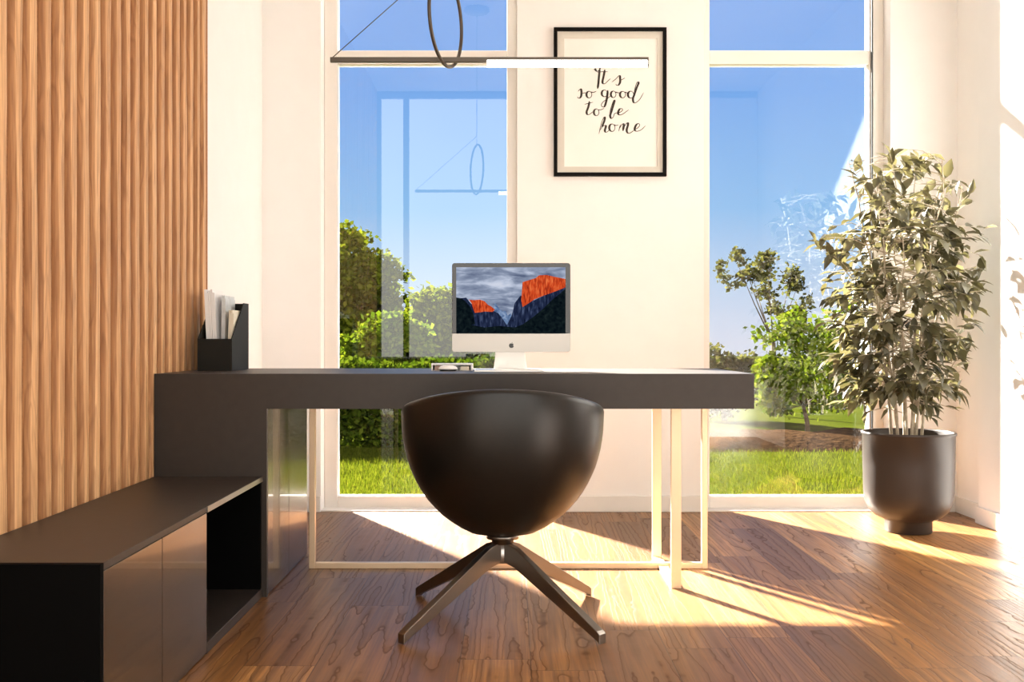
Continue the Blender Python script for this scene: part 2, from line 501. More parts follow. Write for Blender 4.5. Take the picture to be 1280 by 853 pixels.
# ------------------------------------------------------------------ desk
DX0, DX1, DY0, DY1 = -1.2005, 0.813, 3.60, 4.31
desk = empty('desk', (-0.2, 3.95, 0))
tag(desk, 'long black office desk on pale metal frame legs, under the wall print', 'desk')
MB().box(DX0, DX1, DY0, DY1, 0.632, 0.75).build('desktop', M['desk'], desk)
ped = MB()
ped.box(DX0, -0.823, DY0, DY0 + 0.02, 0, 0.632)
ped.box(DX0, -0.843, DY0 + 0.02, DY1, 0.0, 0.632)
pd = ped.build('pedestal', M['desk'], desk)
MB().box(-0.843, -0.8235, DY0 + 0.022, 3.957, 0.004, 0.630).build('door', M['lacq'], desk, bevel=0.0012)
MB().box(-0.843, -0.8235, 3.961, DY1, 0.004, 0.630).build('door', M['lacq'], desk, bevel=0.0012)
# frame leg across (thin loop) and frame leg along the depth
b = 0.022
fa = MB()
ya, yb2 = 4.05, 4.075
fa.box(-0.766, -0.766 + b, ya, yb2, 0, 0.632).box(0.717, 0.739, ya, yb2, 0, 0.632)
fa.box(-0.766 + b, 0.717, ya, yb2, 0, b)
tag(fa.build('frame_leg', M['leg'], desk, bevel=0.0015), None, None)
fb = MB()
fb.box(0.553, 0.588, 3.725, 3.745, 0, 0.632).box(0.553, 0.588, 4.22, 4.24, 0, 0.632).box(0.553, 0.588, 3.745, 4.22, 0, 0.012)
fb.build('frame_leg', M['leg'], desk, bevel=0.0015)

# ------------------------------------------------------------------ low cabinet / bench along the slat wall
BX0, BX1, BY0, BY1, BZ = -1.2005, -0.838, 2.183, 3.598, 0.405
bench = empty('low_cabinet', (-1.02, 2.9, 0))
tag(bench, 'low black cabinet bench along the slatted wall with an open niche', 'cabinet')
MB().box(BX0, BX1, BY0 + 0.018, BY1, BZ - 0.016, BZ).build('top', [M['desk']], bench, bevel=0.0012)
MB().box(BX1, BX1 + 0.003, 2.945, BY1, BZ - 0.016, BZ).build('edge_strip', M['edge'], bench)
bd = MB()
bd.box(BX0, BX1, BY0, BY0 + 0.018, 0, BZ - 0.0004)            # near end panel
bd.box(BX0, BX1 - 0.003, 2.925, 2.943, 0.03, BZ - 0.016)            # divider
bd.box(BX0, BX1 - 0.003, BY1 - 0.016, BY1, 0.03, BZ - 0.016)        # far side
bd.box(BX0, BX0 + 0.012, BY0 + 0.018, BY1 - 0.016, 0.03, BZ - 0.016)  # back
bd.box(BX0, BX1 - 0.02, BY0 + 0.018, 2.925, 0.0, 0.03)
bd.build('carcass', M['blackin'], bench)
MB().box(BX0, BX1, 2.943, BY1, 0.0, 0.03).build('plinth', M['desk'], bench, bevel=0.0012)
for y0, y1 in ((BY0 + 0.019, 2.568), (2.572, 2.943)):
    MB().box(BX1 - 0.019, BX1 + 0.0005, y0, y1, 0.004, BZ - 0.017).build('door', M['lacq'], bench, bevel=0.0012)

# ------------------------------------------------------------------ swivel tub chair
CX, CY = -0.029, 3.33
chair = empty('office_chair', (CX, CY, 0))
tag(chair, 'black leather tub chair on a four-star metal base, pushed up to the desk', 'chair')
PROF = [(0.258, 0.02), (0.262, 0.075), (0.272, 0.108), (0.294, 0.148), (0.331, 0.196), (0.380, 0.240), (0.4305, 0.270), (0.48, 0.291), (0.53, 0.304), (0.58, 0.311), (0.64, 0.314), (0.70, 0.310), (0.76, 0.305)]
def rad(z):
    for (za, ra), (zb, rb) in zip(PROF, PROF[1:]):
        if z <= zb:
            t = max(0, (z - za) / (zb - za))
            return ra + (rb - ra) * t
    return PROF[-1][1]
def rim(a):     # a = 0 at the back (towards the camera), pi at the front
    a = abs((a + PI) % (2 * PI) - PI)
    if a <= PI / 2:
        return 0.660 + 0.063 * math.cos(a) ** 1.3 if a < PI / 2 else 0.660
    t = (a - PI / 2) / (PI / 2)
    s = min(1, max(0, (t - 0.12) / 0.62)); s = s * s * (3 - 2 * s)
    return 0.660 - 0.200 * s
NA, T = 72, 0.042
rows = []
NR = 16
for i in range(NR + 1):
    rows.append(('o', i / NR))
for i in range(1, 6):
    rows.append(('r', i / 6))
for i in range(0, 7):
    rows.append(('i', i / 6))
v = []; f = []
for kind, t in rows:
    for k in range(NA):
        a = 2 * PI * k / NA
        zr = rim(a) - T / 2
        if kind == 'o':
            u = t ** 1.25
            z = 0.258 + (zr - 0.258) * u; r = rad(z)
        elif kind == 'r':
            r = rad(zr) - T / 2 + T / 2 * math.cos(PI * t); z = zr + T / 2 * math.sin(PI * t)
        else:
            z = zr + (0.40 - zr) * t; r = max(0.05, rad(max(z, 0.35)) - T)
        dx, dy = math.sin(a), -math.cos(a)
        v.append((CX + dx * r, CY + dy * r * 0.95, z))
R = len(rows)
for i in range(R - 1):
    for k in range(NA):
        f.append((i * NA + k, i * NA + (k + 1) % NA, (i + 1) * NA + (k + 1) % NA, (i + 1) * NA + k))
f.append(tuple(range(NA))[::-1]); f.append(tuple(range((R - 1) * NA, R * NA)))
MB().add(v, f, 0, True).build('shell', M['leather'], chair)
MB().lathe([(0.0, 0.402), (0.20, 0.402), (0.222, 0.41), (0.228, 0.43), (0.22, 0.452), (0.19, 0.464), (0.0, 0.47)], CX, CY, 40, sy=0.95).build('seat_cushion', M['cushion'], chair)
MB().lathe([(0.0, 0.262), (0.05, 0.262), (0.05, 0.248), (0.034, 0.246), (0.034, 0.232), (0.0, 0.232)], CX, CY, 32).build('swivel_collar', M['gun'], chair)
MB().lathe([(0.0, 0.236), (0.021, 0.236), (0.021, 0.176), (0.017, 0.172), (0.0, 0.172)], CX, CY, 28).build('hub', M['steel'], chair)
for a in (PI / 4, 3 * PI / 4, 5 * PI / 4, 7 * PI / 4):
    d = Vector((math.cos(a), math.sin(a), 0)); s = Vector((-math.sin(a), math.cos(a), 0))
    c = Vector((CX, CY, 0))
    L0, L1 = 0.012, 0.405
    w0, w1 = 0.011, 0.0145
    pts = []
    for (L, zt, zb, w) in ((L0, 0.240, 0.178, w0), (L0 + 0.05, 0.226, 0.165, w0), (L1 - 0.01, 0.036, 0.008, w1), (L1, 0.028, 0.0, w1)):
        pts.append([c + d * L + s * q + Vector((0, 0, z)) for q, z in ((-w, zb), (w, zb), (w, zt), (-w, zt))])
    vv = [p for r_ in pts for p in r_]
    ff = [(0, 1, 2, 3), (15, 14, 13, 12)]
    for i in range(3):
        for k in range(4):
            ff.append((i * 4 + k, (i + 1) * 4 + k, (i + 1) * 4 + (k + 1) % 4, i * 4 + (k + 1) % 4))
    # the last foot stands flat on the floor
    MB().add(vv, ff).build('leg', M['gun'], chair, bevel=0.002)

# ------------------------------------------------------------------ desktop computer
def rrect(x0, x1, z0, z1, r, n=6, corners=(1, 1, 1, 1)):
    pts = []
    for (cx, cz, a0, on) in ((x1 - r, z1 - r, 0, corners[0]), (x0 + r, z1 - r, PI / 2, corners[1]), (x0 + r, z0 + r, PI, corners[2]), (x1 - r, z0 + r, 1.5 * PI, corners[3])):
        if on:
            for k in range(n + 1):
                a = a0 + PI / 2 * k / n
                pts.append((cx + r * math.cos(a), cz + r * math.sin(a)))
        else:
            pts.append((x1 if cx > (x0 + x1) / 2 else x0, z1 if cz > (z0 + z1) / 2 else z0))
    return pts
MY = 3.92
sc = MY / FPX
def mx(p): return (p - 640) * sc
def mz(p): return CAMZ - (p - 426.5) * sc
mx0, mx1, mz0, mz1 = mx(565), mx(713), mz(440.3), mz(329)
pc = empty('desktop_computer', ((mx0 + mx1) / 2, MY, 0.75))
tag(pc, 'silver all-in-one desktop computer showing orange cliffs, standing on the desk', 'computer')
mcz = mz(417)
MB().prism(rrect(mx0, mx1, mcz, mz1, 0.010, corners=(1, 1, 0, 0)), 'y', MY, MY + 0.006).build('bezel', M['bezel'], pc, bevel=0.0008)
MB().prism(rrect(mx0, mx1, mz0, mcz - 0.0005, 0.010, corners=(0, 0, 1, 1)), 'y', MY, MY + 0.006).build('chin', M['chin'], pc, bevel=0.0008)
hb = MB()
ol = rrect(mx0, mx1, mz0, mz1, 0.010)
mxc, mzc = (mx0 + mx1) / 2, (mz0 + mz1) / 2
secs = [(MY + 0.006, 1.0), (MY + 0.012, 0.985), (MY + 0.026, 0.80), (MY + 0.038, 0.45)]
vv = []; ff = []
for y, s_ in secs:
    vv += [(mxc + (p[0] - mxc) * s_, y, mzc + (p[1] - mzc) * s_) for p in ol]
n = len(ol)
for i in range(3):
    for k in range(n):
        ff.append((i * n + k, i * n + (k + 1) % n, (i + 1) * n + (k + 1) % n, (i + 1) * n + k))
ff.append(tuple(range(n))); ff.append(tuple(range(3 * n, 4 * n)))
hb.add(vv, ff, 0, True).build('housing', M['alu'], pc)
# stand: bent plate (foot + neck)
st = MB()
fx0, fx1 = mx(594), mx(677)
st.box(fx0, fx1, 3.80, 4.01, 0.75, 0.757)
nk = MB()
c0 = mx(637.5)
vv = []
for (y, z, w) in ((3.998, 0.757, 0.062), (3.990, 0.80, 0.056), (3.968, 0.90, 0.050), (3.952, 0.985, 0.048)):
    vv += [(c0 - w, y, z), (c0 + w, y, z), (c0 + w, y + 0.010, z), (c0 - w, y + 0.010, z)]
ff = [(0, 1, 2, 3), (12, 13, 14, 15)]
for i in range(3):
    for k in range(4):
        ff.append((i * 4 + k, i * 4 + (k + 1) % 4, (i + 1) * 4 + (k + 1) % 4, (i + 1) * 4 + k))
st.add(vv, ff)
st.build('stand', M['alu'], pc, bevel=0.0015)
# screen picture: dusk sky, dark mountains and two orange lit cliffs
def screen_mat(name, stops, sx, sz, st_=1.0, det=4, dist=0.4):
    m, t, out = newmat(name)
    tc = t.n.new('ShaderNodeTexCoord').outputs['Object']
    sp = t.add('ShaderNodeSeparateXYZ', None, i_0=tc)
    nz = t.noise(t.xyz(t.m('MULTIPLY', sp.outputs[0], sx), 0.0, t.m('MULTIPLY', sp.outputs[2], sz)), 1.0, det, 0.6, dist)
    c = t.ramp(nz, stops)
    em = t.add('ShaderNodeEmission', None, Color=c, Strength=st_)
    t.l.new(em.outputs[0], out.inputs[0])
    return m
msky = screen_mat('screen_sky', [(0.30, (0.10, 0.13, 0.22)), (0.48, (0.26, 0.31, 0.43)), (0.62, (0.50, 0.56, 0.70)), (0.75, (0.62, 0.66, 0.78))], 9, 34)
mfar = screen_mat('screen_far_peaks', [(0.3, (0.03, 0.06, 0.14)), (0.5, (0.13, 0.21, 0.38)), (0.7, (0.38, 0.48, 0.66))], 60, 60)
mblue = screen_mat('screen_blue_rock', [(0.35, (0.004, 0.007, 0.024)), (0.55, (0.018, 0.028, 0.07)), (0.72, (0.08, 0.11, 0.20))], 110, 26)
mdark = screen_mat('screen_dark_forest', [(0.35, (0.001, 0.003, 0.006)), (0.6, (0.006, 0.012, 0.014)), (0.8, (0.02, 0.03, 0.03))], 60, 60)
mor = screen_mat('screen_orange_rock', [(0.32, (0.22, 0.018, 0.008)), (0.5, (0.62, 0.065, 0.015)), (0.7, (0.85, 0.20, 0.06))], 150, 30)
# crop frame of the screen: x 152..838, y 122..538 at 5.02x from (540,310)
def P(x, y, k=0): return (mx(540 + x / 5.02), MY - 0.0006 - 0.00006 * k, mz(310 + y / 5.02))
def poly(mb, pts, k, mi):
    mb.add([P(x, y, k) for x, y in pts], [tuple(range(len(pts)))], mi)
sm = MB()
poly(sm, [(152, 122), (838, 122), (838, 538), (152, 538)], 0, 0)
poly(sm, [(380, 400), (395, 345), (410, 365), (425, 385), (445, 400), (460, 395), (475, 425), (495, 410), (520, 480), (520, 538), (380, 538)], 1, 1)
poly(sm, [(152, 312), (180, 316), (215, 312), (240, 345), (300, 395), (385, 395), (415, 410), (440, 440), (480, 500), (500, 538), (152, 538)], 2, 2)
poly(sm, [(232, 325), (262, 328), (300, 325), (330, 335), (352, 358), (372, 368), (395, 388), (380, 402), (330, 400), (300, 405), (268, 408), (258, 380), (250, 352)], 3, 4)
poly(sm, [(440, 538), (478, 470), (500, 425), (520, 345), (555, 300), (640, 330), (760, 270), (838, 230), (838, 538)], 4, 2)
poly(sm, [(568, 215), (600, 205), (650, 190), (672, 172), (720, 170), (770, 182), (838, 195), (838, 248), (770, 275), (700, 300), (640, 325), (600, 352), (568, 372), (560, 330)], 5, 4)
poly(sm, [(152, 470), (230, 480), (330, 500), (420, 490), (520, 500), (570, 480), (640, 430), (700, 380), (760, 320), (800, 290), (838, 255), (838, 538), (152, 538)], 6, 3)
poly(sm, [(152, 312), (180, 318), (205, 330), (240, 370), (262, 420), (270, 480), (152, 500)], 7, 3)
sm.build('screen', [msky, mfar, mblue, mdark, mor], pc, fix=False)
# mark on the chin: an apple with a bite and a leaf
lc = (mx(639.3), mz(432.2)); q = 0.0088
ap = []
for k in range(40):
    a = 2 * PI * k / 40
    r = q * (1 - 0.16 * max(0, math.cos(a - PI / 2)) ** 6 - 0.07 * max(0, math.cos(a + PI / 2)) ** 8 + 0.04 * abs(math.cos(a)))
    x, z = r * math.cos(a), r * 1.05 * math.sin(a)
    dx, dz = x - q * 1.16, z - q * 0.12
    dd = math.hypot(dx, dz)
    if dd < q * 0.48:
        x, z = q * 1.16 + dx / dd * q * 0.48, q * 0.12 + dz / dd * q * 0.48
    ap.append((lc[0] + x, lc[1] + z))
lg = MB().prism(ap, 'y', MY - 0.0006, MY + 0.001)
lf = [(lc[0] + 0.05 * q + u * q, lc[1] + 1.02 * q + w * q) for u, w in ((0, 0), (0.28, 0.08), (0.42, 0.42), (0.12, 0.32))]
lg.prism(lf, 'y', MY - 0.0006, MY + 0.001)
for o in pc.children:
    if o.name.startswith('chin'):
        lo = lg.build('logo', M['logo']); lo.parent = o; lo.location = -Vector(o.location) - Vector(pc.location)
        lo['label'] = 'small dark apple-shaped mark'

# ------------------------------------------------------------------ small things on the desk
Yb = 3.99
bxm = lambda p: (p - 640) * Yb / FPX
x0, x1 = bxm(539), bxm(590.5)
box = empty('desk_box', ((x0 + x1) / 2, Yb, 0.75))
tag(box, 'small white open-fronted box on the desk, left of the computer', 'box')
t_ = 0.006
s = MB().box(x0, x1, Yb, Yb + 0.10, 0.75, 0.7515)
s.box(x0, x0 + t_, Yb, Yb + 0.10, 0.7515, 0.776).box(x1 - t_, x1, Yb, Yb + 0.10, 0.7515, 0.776)
s.box(x0 + t_, x1 - t_, Yb, Yb + 0.10, 0.776 - 0.006, 0.776).box(x0 + t_, x1 - t_, Yb + 0.094, Yb + 0.10, 0.7515, 0.770)
s.build('case', M['whiteplastic'], box, bevel=0.001)
MB().box(x0 + 0.012, x0 + 0.040, Yb + 0.006, Yb + 0.08, 0.7516, 0.768).build('insert', M['cardboard'], box, bevel=0.002)
MB().box(x1 - 0.045, x1 - 0.012, Yb + 0.008, Yb + 0.08, 0.7516, 0.766).build('insert', M['sheet2'], box, bevel=0.002)
# mouse
Ym = 3.925
mxx = (560 - 640) * Ym / FPX
mouse = empty('computer_mouse', (mxx, Ym, 0.75))
tag(mouse, 'white rounded computer mouse lying in front of the white box', 'computer mouse')
v = []; f = []
NU, NV = 24, 8
for j in range(NV + 1):
    t = j / NV * PI / 2
    for k in range(NU):
        a = 2 * PI * k / NU
        v.append((mxx + 0.036 * math.cos(a) * math.cos(t) ** 0.7, Ym + 0.026 * math.sin(a) * math.cos(t) ** 0.7, 0.7565 + 0.015 * math.sin(t)))
for j in range(NV):
    for k in range(NU):
        f.append((j * NU + k, j * NU + (k + 1) % NU, (j + 1) * NU + (k + 1) % NU, (j + 1) * NU + k))
f.append(tuple(range(NU))[::-1])
MB().add(v, f, 0, True).build('body', M['whiteplastic'], mouse)
MB().lathe([(0.0, 0.75), (0.028, 0.75), (0.032, 0.7562), (0.0, 0.7562)], mxx, Ym, 24, sy=0.72).build('base', M['darkplastic'], mouse)

# magazine holder with papers
hx0, hx1, hy0, hy1 = -1.152, -1.026, 3.93, 4.18
mh = empty('magazine_holder', ((hx0 + hx1) / 2, 4.05, 0.75))
tag(mh, 'black magazine file with sloping sides at the left end of the desk', 'magazine holder')
th = 0.004
hz = MB()
side = [(hy0, 0.75), (hy1, 0.75), (hy1, 1.005), (hy1 - 0.075, 1.005), (hy0 + 0.0, 0.868)]
hz.prism(side, 'x', hx0, hx0 + th).prism(side, 'x', hx1 - th, hx1)
hz.box(hx0 + th, hx1 - th, hy0, hy0 + th, 0.75, 0.868)
hz.box(hx0 + th, hx1 - th, hy1 - th, hy1, 0.75, 1.005)
hz.box(hx0 + th, hx1 - th, hy0 + th, hy1 - th, 0.75, 0.754)
hz.build('file_box', M['holder'], mh, bevel=0.0008)
def sheets(name, xb, xt, wb, y0, y1, z1, m, label, cat, group=None, curl=0.0):
    """a bundle leaning sideways inside the holder"""
    o = MB()
    n = 5
    for i in range(n):
        a, b_ = i / n, (i + 0.86) / n
        zt = z1 - 0.006 * ((i * 2) % 3)
        vv = []
        for (xx, z) in ((xb, 0.7545), (xt, zt)):
            for (s_, yy) in ((a, y0), (b_, y0), (b_, y1), (a, y1)):
                vv.append((xx + s_ * wb, yy + (curl if z > 0.8 else 0), z))
        o.add(vv, [(3, 2, 1, 0), (4, 5, 6, 7), (0, 1, 5, 4), (1, 2, 6, 5), (2, 3, 7, 6), (3, 0, 4, 7)])
    ob = o.build(name, m, None, origin=((xb + wb / 2), (y0 + y1) / 2, 0.7545))
    tag(ob, label, cat, group)
    return ob
sheets('paper_stack', -1.132, -1.1455, 0.040, 3.99, 4.14, 1.052, M['sheet'], 'tall bundle of white sheets leaning left in the black magazine file', 'papers')
sheets('magazine', -1.086, -1.082, 0.014, 4.00, 4.14, 1.03, M['sheet3'], 'pale grey magazine standing in the middle of the black magazine file', 'magazine')
sheets('booklet', -1.058, -1.050, 0.018, 3.98, 4.14, 0.975, M['sheet2'], 'short cream booklet at the right side of the black magazine file', 'booklet')

# ------------------------------------------------------------------ framed print
pq = 5.375 / FPX
def wx(p): return (p - 640) * pq
def wz(p): return CAMZ - (p - 426.5) * pq
fx0, fx1, fz0, fz1 = wx(692.3), wx(833.3), wz(220), wz(34)
pr = empty('framed_print', ((fx0 + fx1) / 2, YB, (fz0 + fz1) / 2))
tag(pr, 'black framed handwritten quote print hanging on the wall between the windows', 'picture')
fw = 0.018
fm = MB()
for (a, b_, c, d) in ((fx0, fx1, fz1 - fw, fz1), (fx0, fx1, fz0, fz0 + fw), (fx0, fx0 + fw, fz0 + fw, fz1 - fw), (fx1 - fw, fx1, fz0 + fw, fz1 - fw)):
    fm.box(a, b_, 5.375, YB - 0.001, c, d)
fm.build('frame', M['blackwood'], pr)
# mat with a window cut in it
px0, px1, pz0, pz1 = wx(705.5), wx(822), wz(208), wz(47)
mt = MB()
ix0, ix1, iz0, iz1 = fx0 + fw, fx1 - fw, fz0 + fw, fz1 - fw
for (a, b_, c, d) in ((ix0, ix1, pz1, iz1), (ix0, ix1, iz0, pz0), (ix0, px0, pz0, pz1), (px1, ix1, pz0, pz1)):
    mt.box(a, b_, 5.386, 5.392, c, d)
mt.build('mat_board', M['mat'], pr)
pp = MB().box(ix0, ix1, 5.392, 5.396, iz0, iz1).build('paper', M['paper'], pr)
def circ(cx, cy, rx, ry, a0=-60, n=14):
    return [(cx + rx * math.cos(math.radians(a0 - 360 * k / n)), cy + ry * math.sin(math.radians(a0 - 360 * k / n))) for k in range(n + 1)]
STROKES = [
    [(345, 132), (358, 122), (368, 140), (385, 148), (402, 130), (420, 112)], [(408, 112), (398, 200), (392, 270), (384, 325)],
    [(458, 130), (447, 190), (434, 250), (440, 272), (460, 272), (490, 245), (515, 222)], [(380, 158), (430, 152), (490, 152)],
    [(528, 258), (570, 225), (606, 190), (614, 225), (612, 262), (596, 288), (576, 288), (570, 276)], [(616, 240), (640, 228), (662, 214)],
    [(186, 352), (200, 335), (214, 328), (220, 360), (217, 398), (202, 420), (184, 418), (182, 405)], [(222, 374), (245, 368), (268, 366)],
    circ(298, 385, 27, 34), [(312, 356), (340, 362), (372, 350)],
    circ(455, 372, 29, 34), [(488, 340), (482, 400), (472, 455), (455, 505), (434, 510), (422, 490), (440, 460), (480, 430), (520, 392)],
    circ(545, 382, 26, 33), [(560, 356), (590, 366), (616, 366)], circ(640, 385, 28, 33), [(655, 358), (680, 366), (700, 370)],
    circ(722, 385, 29, 35), [(752, 400), (765, 320), (782, 268), (796, 256), (800, 272), (780, 320), (756, 390), (744, 430), (752, 464), (775, 466), (815, 430), (852, 365)],
    [(302, 452), (290, 510), (272, 562), (282, 588), (305, 584), (340, 555)], [(252, 484), (290, 474), (338, 462)],
    circ(372, 565, 26, 34), [(388, 538), (415, 540), (452, 524)],
    [(505, 575), (530, 490), (548, 445), (556, 450), (545, 490), (524, 560), (512, 600), (524, 628), (545, 610), (556, 580), (582, 570)],
    [(588, 578), (620, 560), (638, 545), (634, 530), (612, 530), (596, 555), (594, 580), (610, 592), (645, 580), (702, 538)],
    [(398, 785), (412, 720), (432, 650), (450, 615), (458, 622), (450, 660), (425, 720)], [(408, 750), (435, 710), (462, 698), (468, 712), (458, 750), (468, 768), (490, 758), (508, 735)],
    circ(532, 722, 29, 38), [(548, 690), (570, 700), (596, 692)],
    [(600, 758), (608, 720), (618, 690)], [(604, 735), (630, 692), (648, 682), (650, 705), (642, 755)], [(646, 735), (672, 685), (692, 672), (692, 700), (680, 745), (690, 774), (715, 776), (760, 745)],
    [(762, 742), (795, 722), (812, 698), (802, 680), (780, 690), (764, 722), (764, 748), (788, 758), (830, 742), (872, 700)],
]
ink = MB()
for stk in STROKES:
    pts = catmull(stk, 6)
    pts = [(700 + x / 8.12, 70 + y / 8.12) for x, y in pts]
    L_, R_ = [], []
    for i, (x, y) in enumerate(pts):
        a = pts[max(i - 1, 0)]; b_ = pts[min(i + 1, len(pts) - 1)]
        dx, dy = b_[0] - a[0], b_[1] - a[1]
        l = math.hypot(dx, dy) or 1
        dx /= l; dy /= l
        w = 0.42 + 0.95 * max(0, dy) ** 1.5
        e_ = min(1, 0.4 + min(i, len(pts) - 1 - i) / 5)
        w *= e_
        L_.append((wx(x - dy * w), 5.3912, wz(y + dx * w))); R_.append((wx(x + dy * w), 5.3912, wz(y - dx * w)))
    n = len(pts)
    ink.add(L_ + R_, [(i, i + 1, n + i + 1, n + i) for i in range(n - 1)])
il = ink.build('lettering', M['ink'], None, fix=False)
il.parent = pp
il.location = -Vector(pr.location) - Vector(pp.location)
il['label'] = "handwritten words It's so good to be home"

# ------------------------------------------------------------------ pendant lamp
LY = 3.85
lq = LY / FPX
def lx(p): return (p - 640) * lq
def lz(p): return CAMZ - (p - 426.5) * lq
rcx = lx(557.5)
pl = empty('pendant_lamp', (rcx, LY, H))
tag(pl, 'dark metal bar and ring pendant lamp with a lit white tube above the desk', 'lamp')
MB().box(lx(413), lx(810.5), LY - 0.0085, LY + 0.0085, lz(78), lz(72)).build('bar', M['bronze'], pl, bevel=0.001)
tb = MB()
tb.tube([(lx(609), LY, lz(79.5)), (lx(809), LY, lz(79.5))], 0.0135, 20)
tb.build('light_tube', M['tube'], pl)
MB().box(lx(809.2), lx(810.6), LY - 0.008, LY + 0.008, lz(84), lz(78)).build('end_cap', M['bronze'], pl)
rz, rr = lz(82) + 0.165, 0.165
ang = math.radians(17)
MB().tube([(rcx + rr * math.sin(a) * math.sin(ang), LY + rr * math.sin(a) * math.cos(ang), rz - rr * math.cos(a)) for a in [2 * PI * k / 72 for k in range(72)]], 0.0065, 10, closed=True).build('ring', M['bronze'], pl)
MB().tube([(rcx, LY, rz + rr), (rcx, LY, H - 0.03)], 0.0018, 6).build('cable', M['bronze'], pl)
MB().tube([(lx(414.5), LY, lz(73)), (rcx, LY, rz + rr + 0.06)], 0.0016, 6).build('stay_wire', M['bronze'], pl)
MB().lathe([(0.0, H - 0.03), (0.075, H - 0.03), (0.085, H - 0.022), (0.085, H - 0.0005), (0.0, H - 0.0005)], rcx, LY, 40).build('canopy', M['bronze'], pl)

# ------------------------------------------------------------------ potted ficus
PX, PY = 1.788, 4.84
plant = empty('potted_plant', (PX, PY, 0))
tag(plant, 'bushy small-leaved fig in a dark round-bottomed pot by the right window', 'plant')
MB().lathe([(0.0, 0.0), (0.098, 0.0), (0.102, 0.004), (0.102, 0.052), (0.112, 0.060), (0.145, 0.075), (0.172, 0.100), (0.188, 0.135), (0.194, 0.18), (0.197, 0.30), (0.199, 0.436), (0.204, 0.440), (0.204, 0.449), (0.200, 0.452),
            (0.192, 0.451), (0.189, 0.445), (0.187, 0.30), (0.183, 0.2), (0.0, 0.19)], PX, PY, 64).build('pot', M['pot'], plant)
MB().lathe([(0.0, 0.2), (0.186, 0.2), (0.1865, 0.385), (0.15, 0.398), (0.08, 0.405), (0.0, 0.403)], PX, PY, 40).build('soil', M['soil'], plant)
stm = MB(); lv = MB()
rng = random.Random(21)
def leaf(mb, p, d, up, L, W, fold=0.25, droop=0.25):
    d = d.normalized()
    s = d.cross(up)
    if s.length < 1e-3: s = d.cross(Vector((1, 0.2, 0.1)))
    s.normalize()
    u = s.cross(d).normalized()
    def q(t, w, h): return p + d * (t * L) + s * (w * W) + u * (h * W - droop * L * t * t)
    v = [q(0, 0, 0), q(0.25, 0.42, fold * .6), q(0.25, -0.42, fold * .6), q(0.25, 0, 0), q(0.55, 0.5, fold), q(0.55, -0.5, fold), q(0.55, 0, 0), q(0.83, 0.24, fold * .4), q(0.83, -0.24, fold * .4), q(0.83, 0, 0), q(1.04, 0, 0)]
    f = [(0, 3, 1), (0, 2, 3), (3, 6, 4, 1), (2, 5, 6, 3), (6, 9, 7, 4), (5, 8, 9, 6), (9, 10, 7), (8, 10, 9)]
    mb.add(v, f, 0, True)
def halfw(z):
    # half width of the crown at a height
    K = [(0.46, 0.16), (0.56, 0.24), (0.72, 0.30), (0.9, 0.335), (1.1, 0.36), (1.3, 0.37), (1.45, 0.33), (1.58, 0.26), (1.70, 0.15), (1.80, 0.05)]
    for (a, ra), (b_, rb) in zip(K, K[1:]):
        if z <= b_:
            return ra + (rb - ra) * max(0, (z - a) / (b_ - a))
    return 0.03
stems = []
for k in range(9):
    a = 2 * PI * k / 9 + rng.uniform(-.3, .3)
    r0 = rng.uniform(0.015, 0.07)
    top = rng.uniform(1.30, 1.70)
    lean = rng.uniform(0.10, 0.24)
    pts = []
    for i in range(9):
        t = i / 8
        z = 0.36 + (top - 0.36) * t
        rr_ = r0 + lean * t ** 1.4
        wob = 0.018
        pts.append(Vector((PX + rr_ * math.cos(a) + rng.uniform(-wob, wob) * t, PY + 0.85 * rr_ * math.sin(a) + rng.uniform(-wob, wob) * t, z)))
    stems.append(pts)
    stm.tube(pts, [0.0075 * (1 - 0.7 * i / 8) for i in range(9)], 6)
nleaf = 0
for pts in stems:
    for i in range(92):
        t = rng.uniform(0.14, 1.0) ** 0.9
        seg = min(7, int(t * 8)); fr = t * 8 - seg
        base = pts[seg].lerp(pts[seg + 1], fr)
        z = base.z + rng.uniform(-0.02, 0.10)
        hw = halfw(z)
        # twig end: random point in the crown around
        ax = Vector((PX, PY, base.z))
        a = rng.uniform(0, 2 * PI)
        r = hw * math.sqrt(rng.uniform(0.15, 1.0))
        tip = Vector((PX - 0.055 + 1.08 * r * math.cos(a), PY + r * 0.82 * math.sin(a), z))
        dv = tip - base
        if dv.length > 0.30: tip = base + dv * (0.30 / dv.length)
        if tip.x > 2.15: tip.x = 2.15
        if tip.y > 5.25: tip.y = 5.25
        mid = base.lerp(tip, 0.5) + Vector((0, 0, 0.025))
        if z > 0.95 and noise.noise(Vector((tip.x * 7, tip.y * 7, tip.z * 6))) < -0.12: continue
        if i % 2 == 0: stm.tube([base, mid, tip], [0.0024, 0.0018, 0.0012], 4)
        dd = (tip - mid)
        for q_ in range(rng.choice((2, 3, 3))):
            tt = 0.55 + 0.45 * q_ / 2
            p = mid.lerp(tip, tt)
            d = Vector((dd.x, dd.y, 0)).normalized() * rng.uniform(0.4, 1.0) if dd.length > 1e-4 else Vector((1, 0, 0))
            d += Vector((rng.uniform(-.9, .9), rng.uniform(-.9, .9), rng.uniform(-1.1, 0.35)))
            L = rng.uniform(0.050, 0.092)
            leaf(lv, p, d, Vector((rng.uniform(-.5, .5), rng.uniform(-.5, .5), 1)), L, L * rng.uniform(0.40, 0.52), 0.22, rng.uniform(0.05, 0.35))
            nleaf += 1
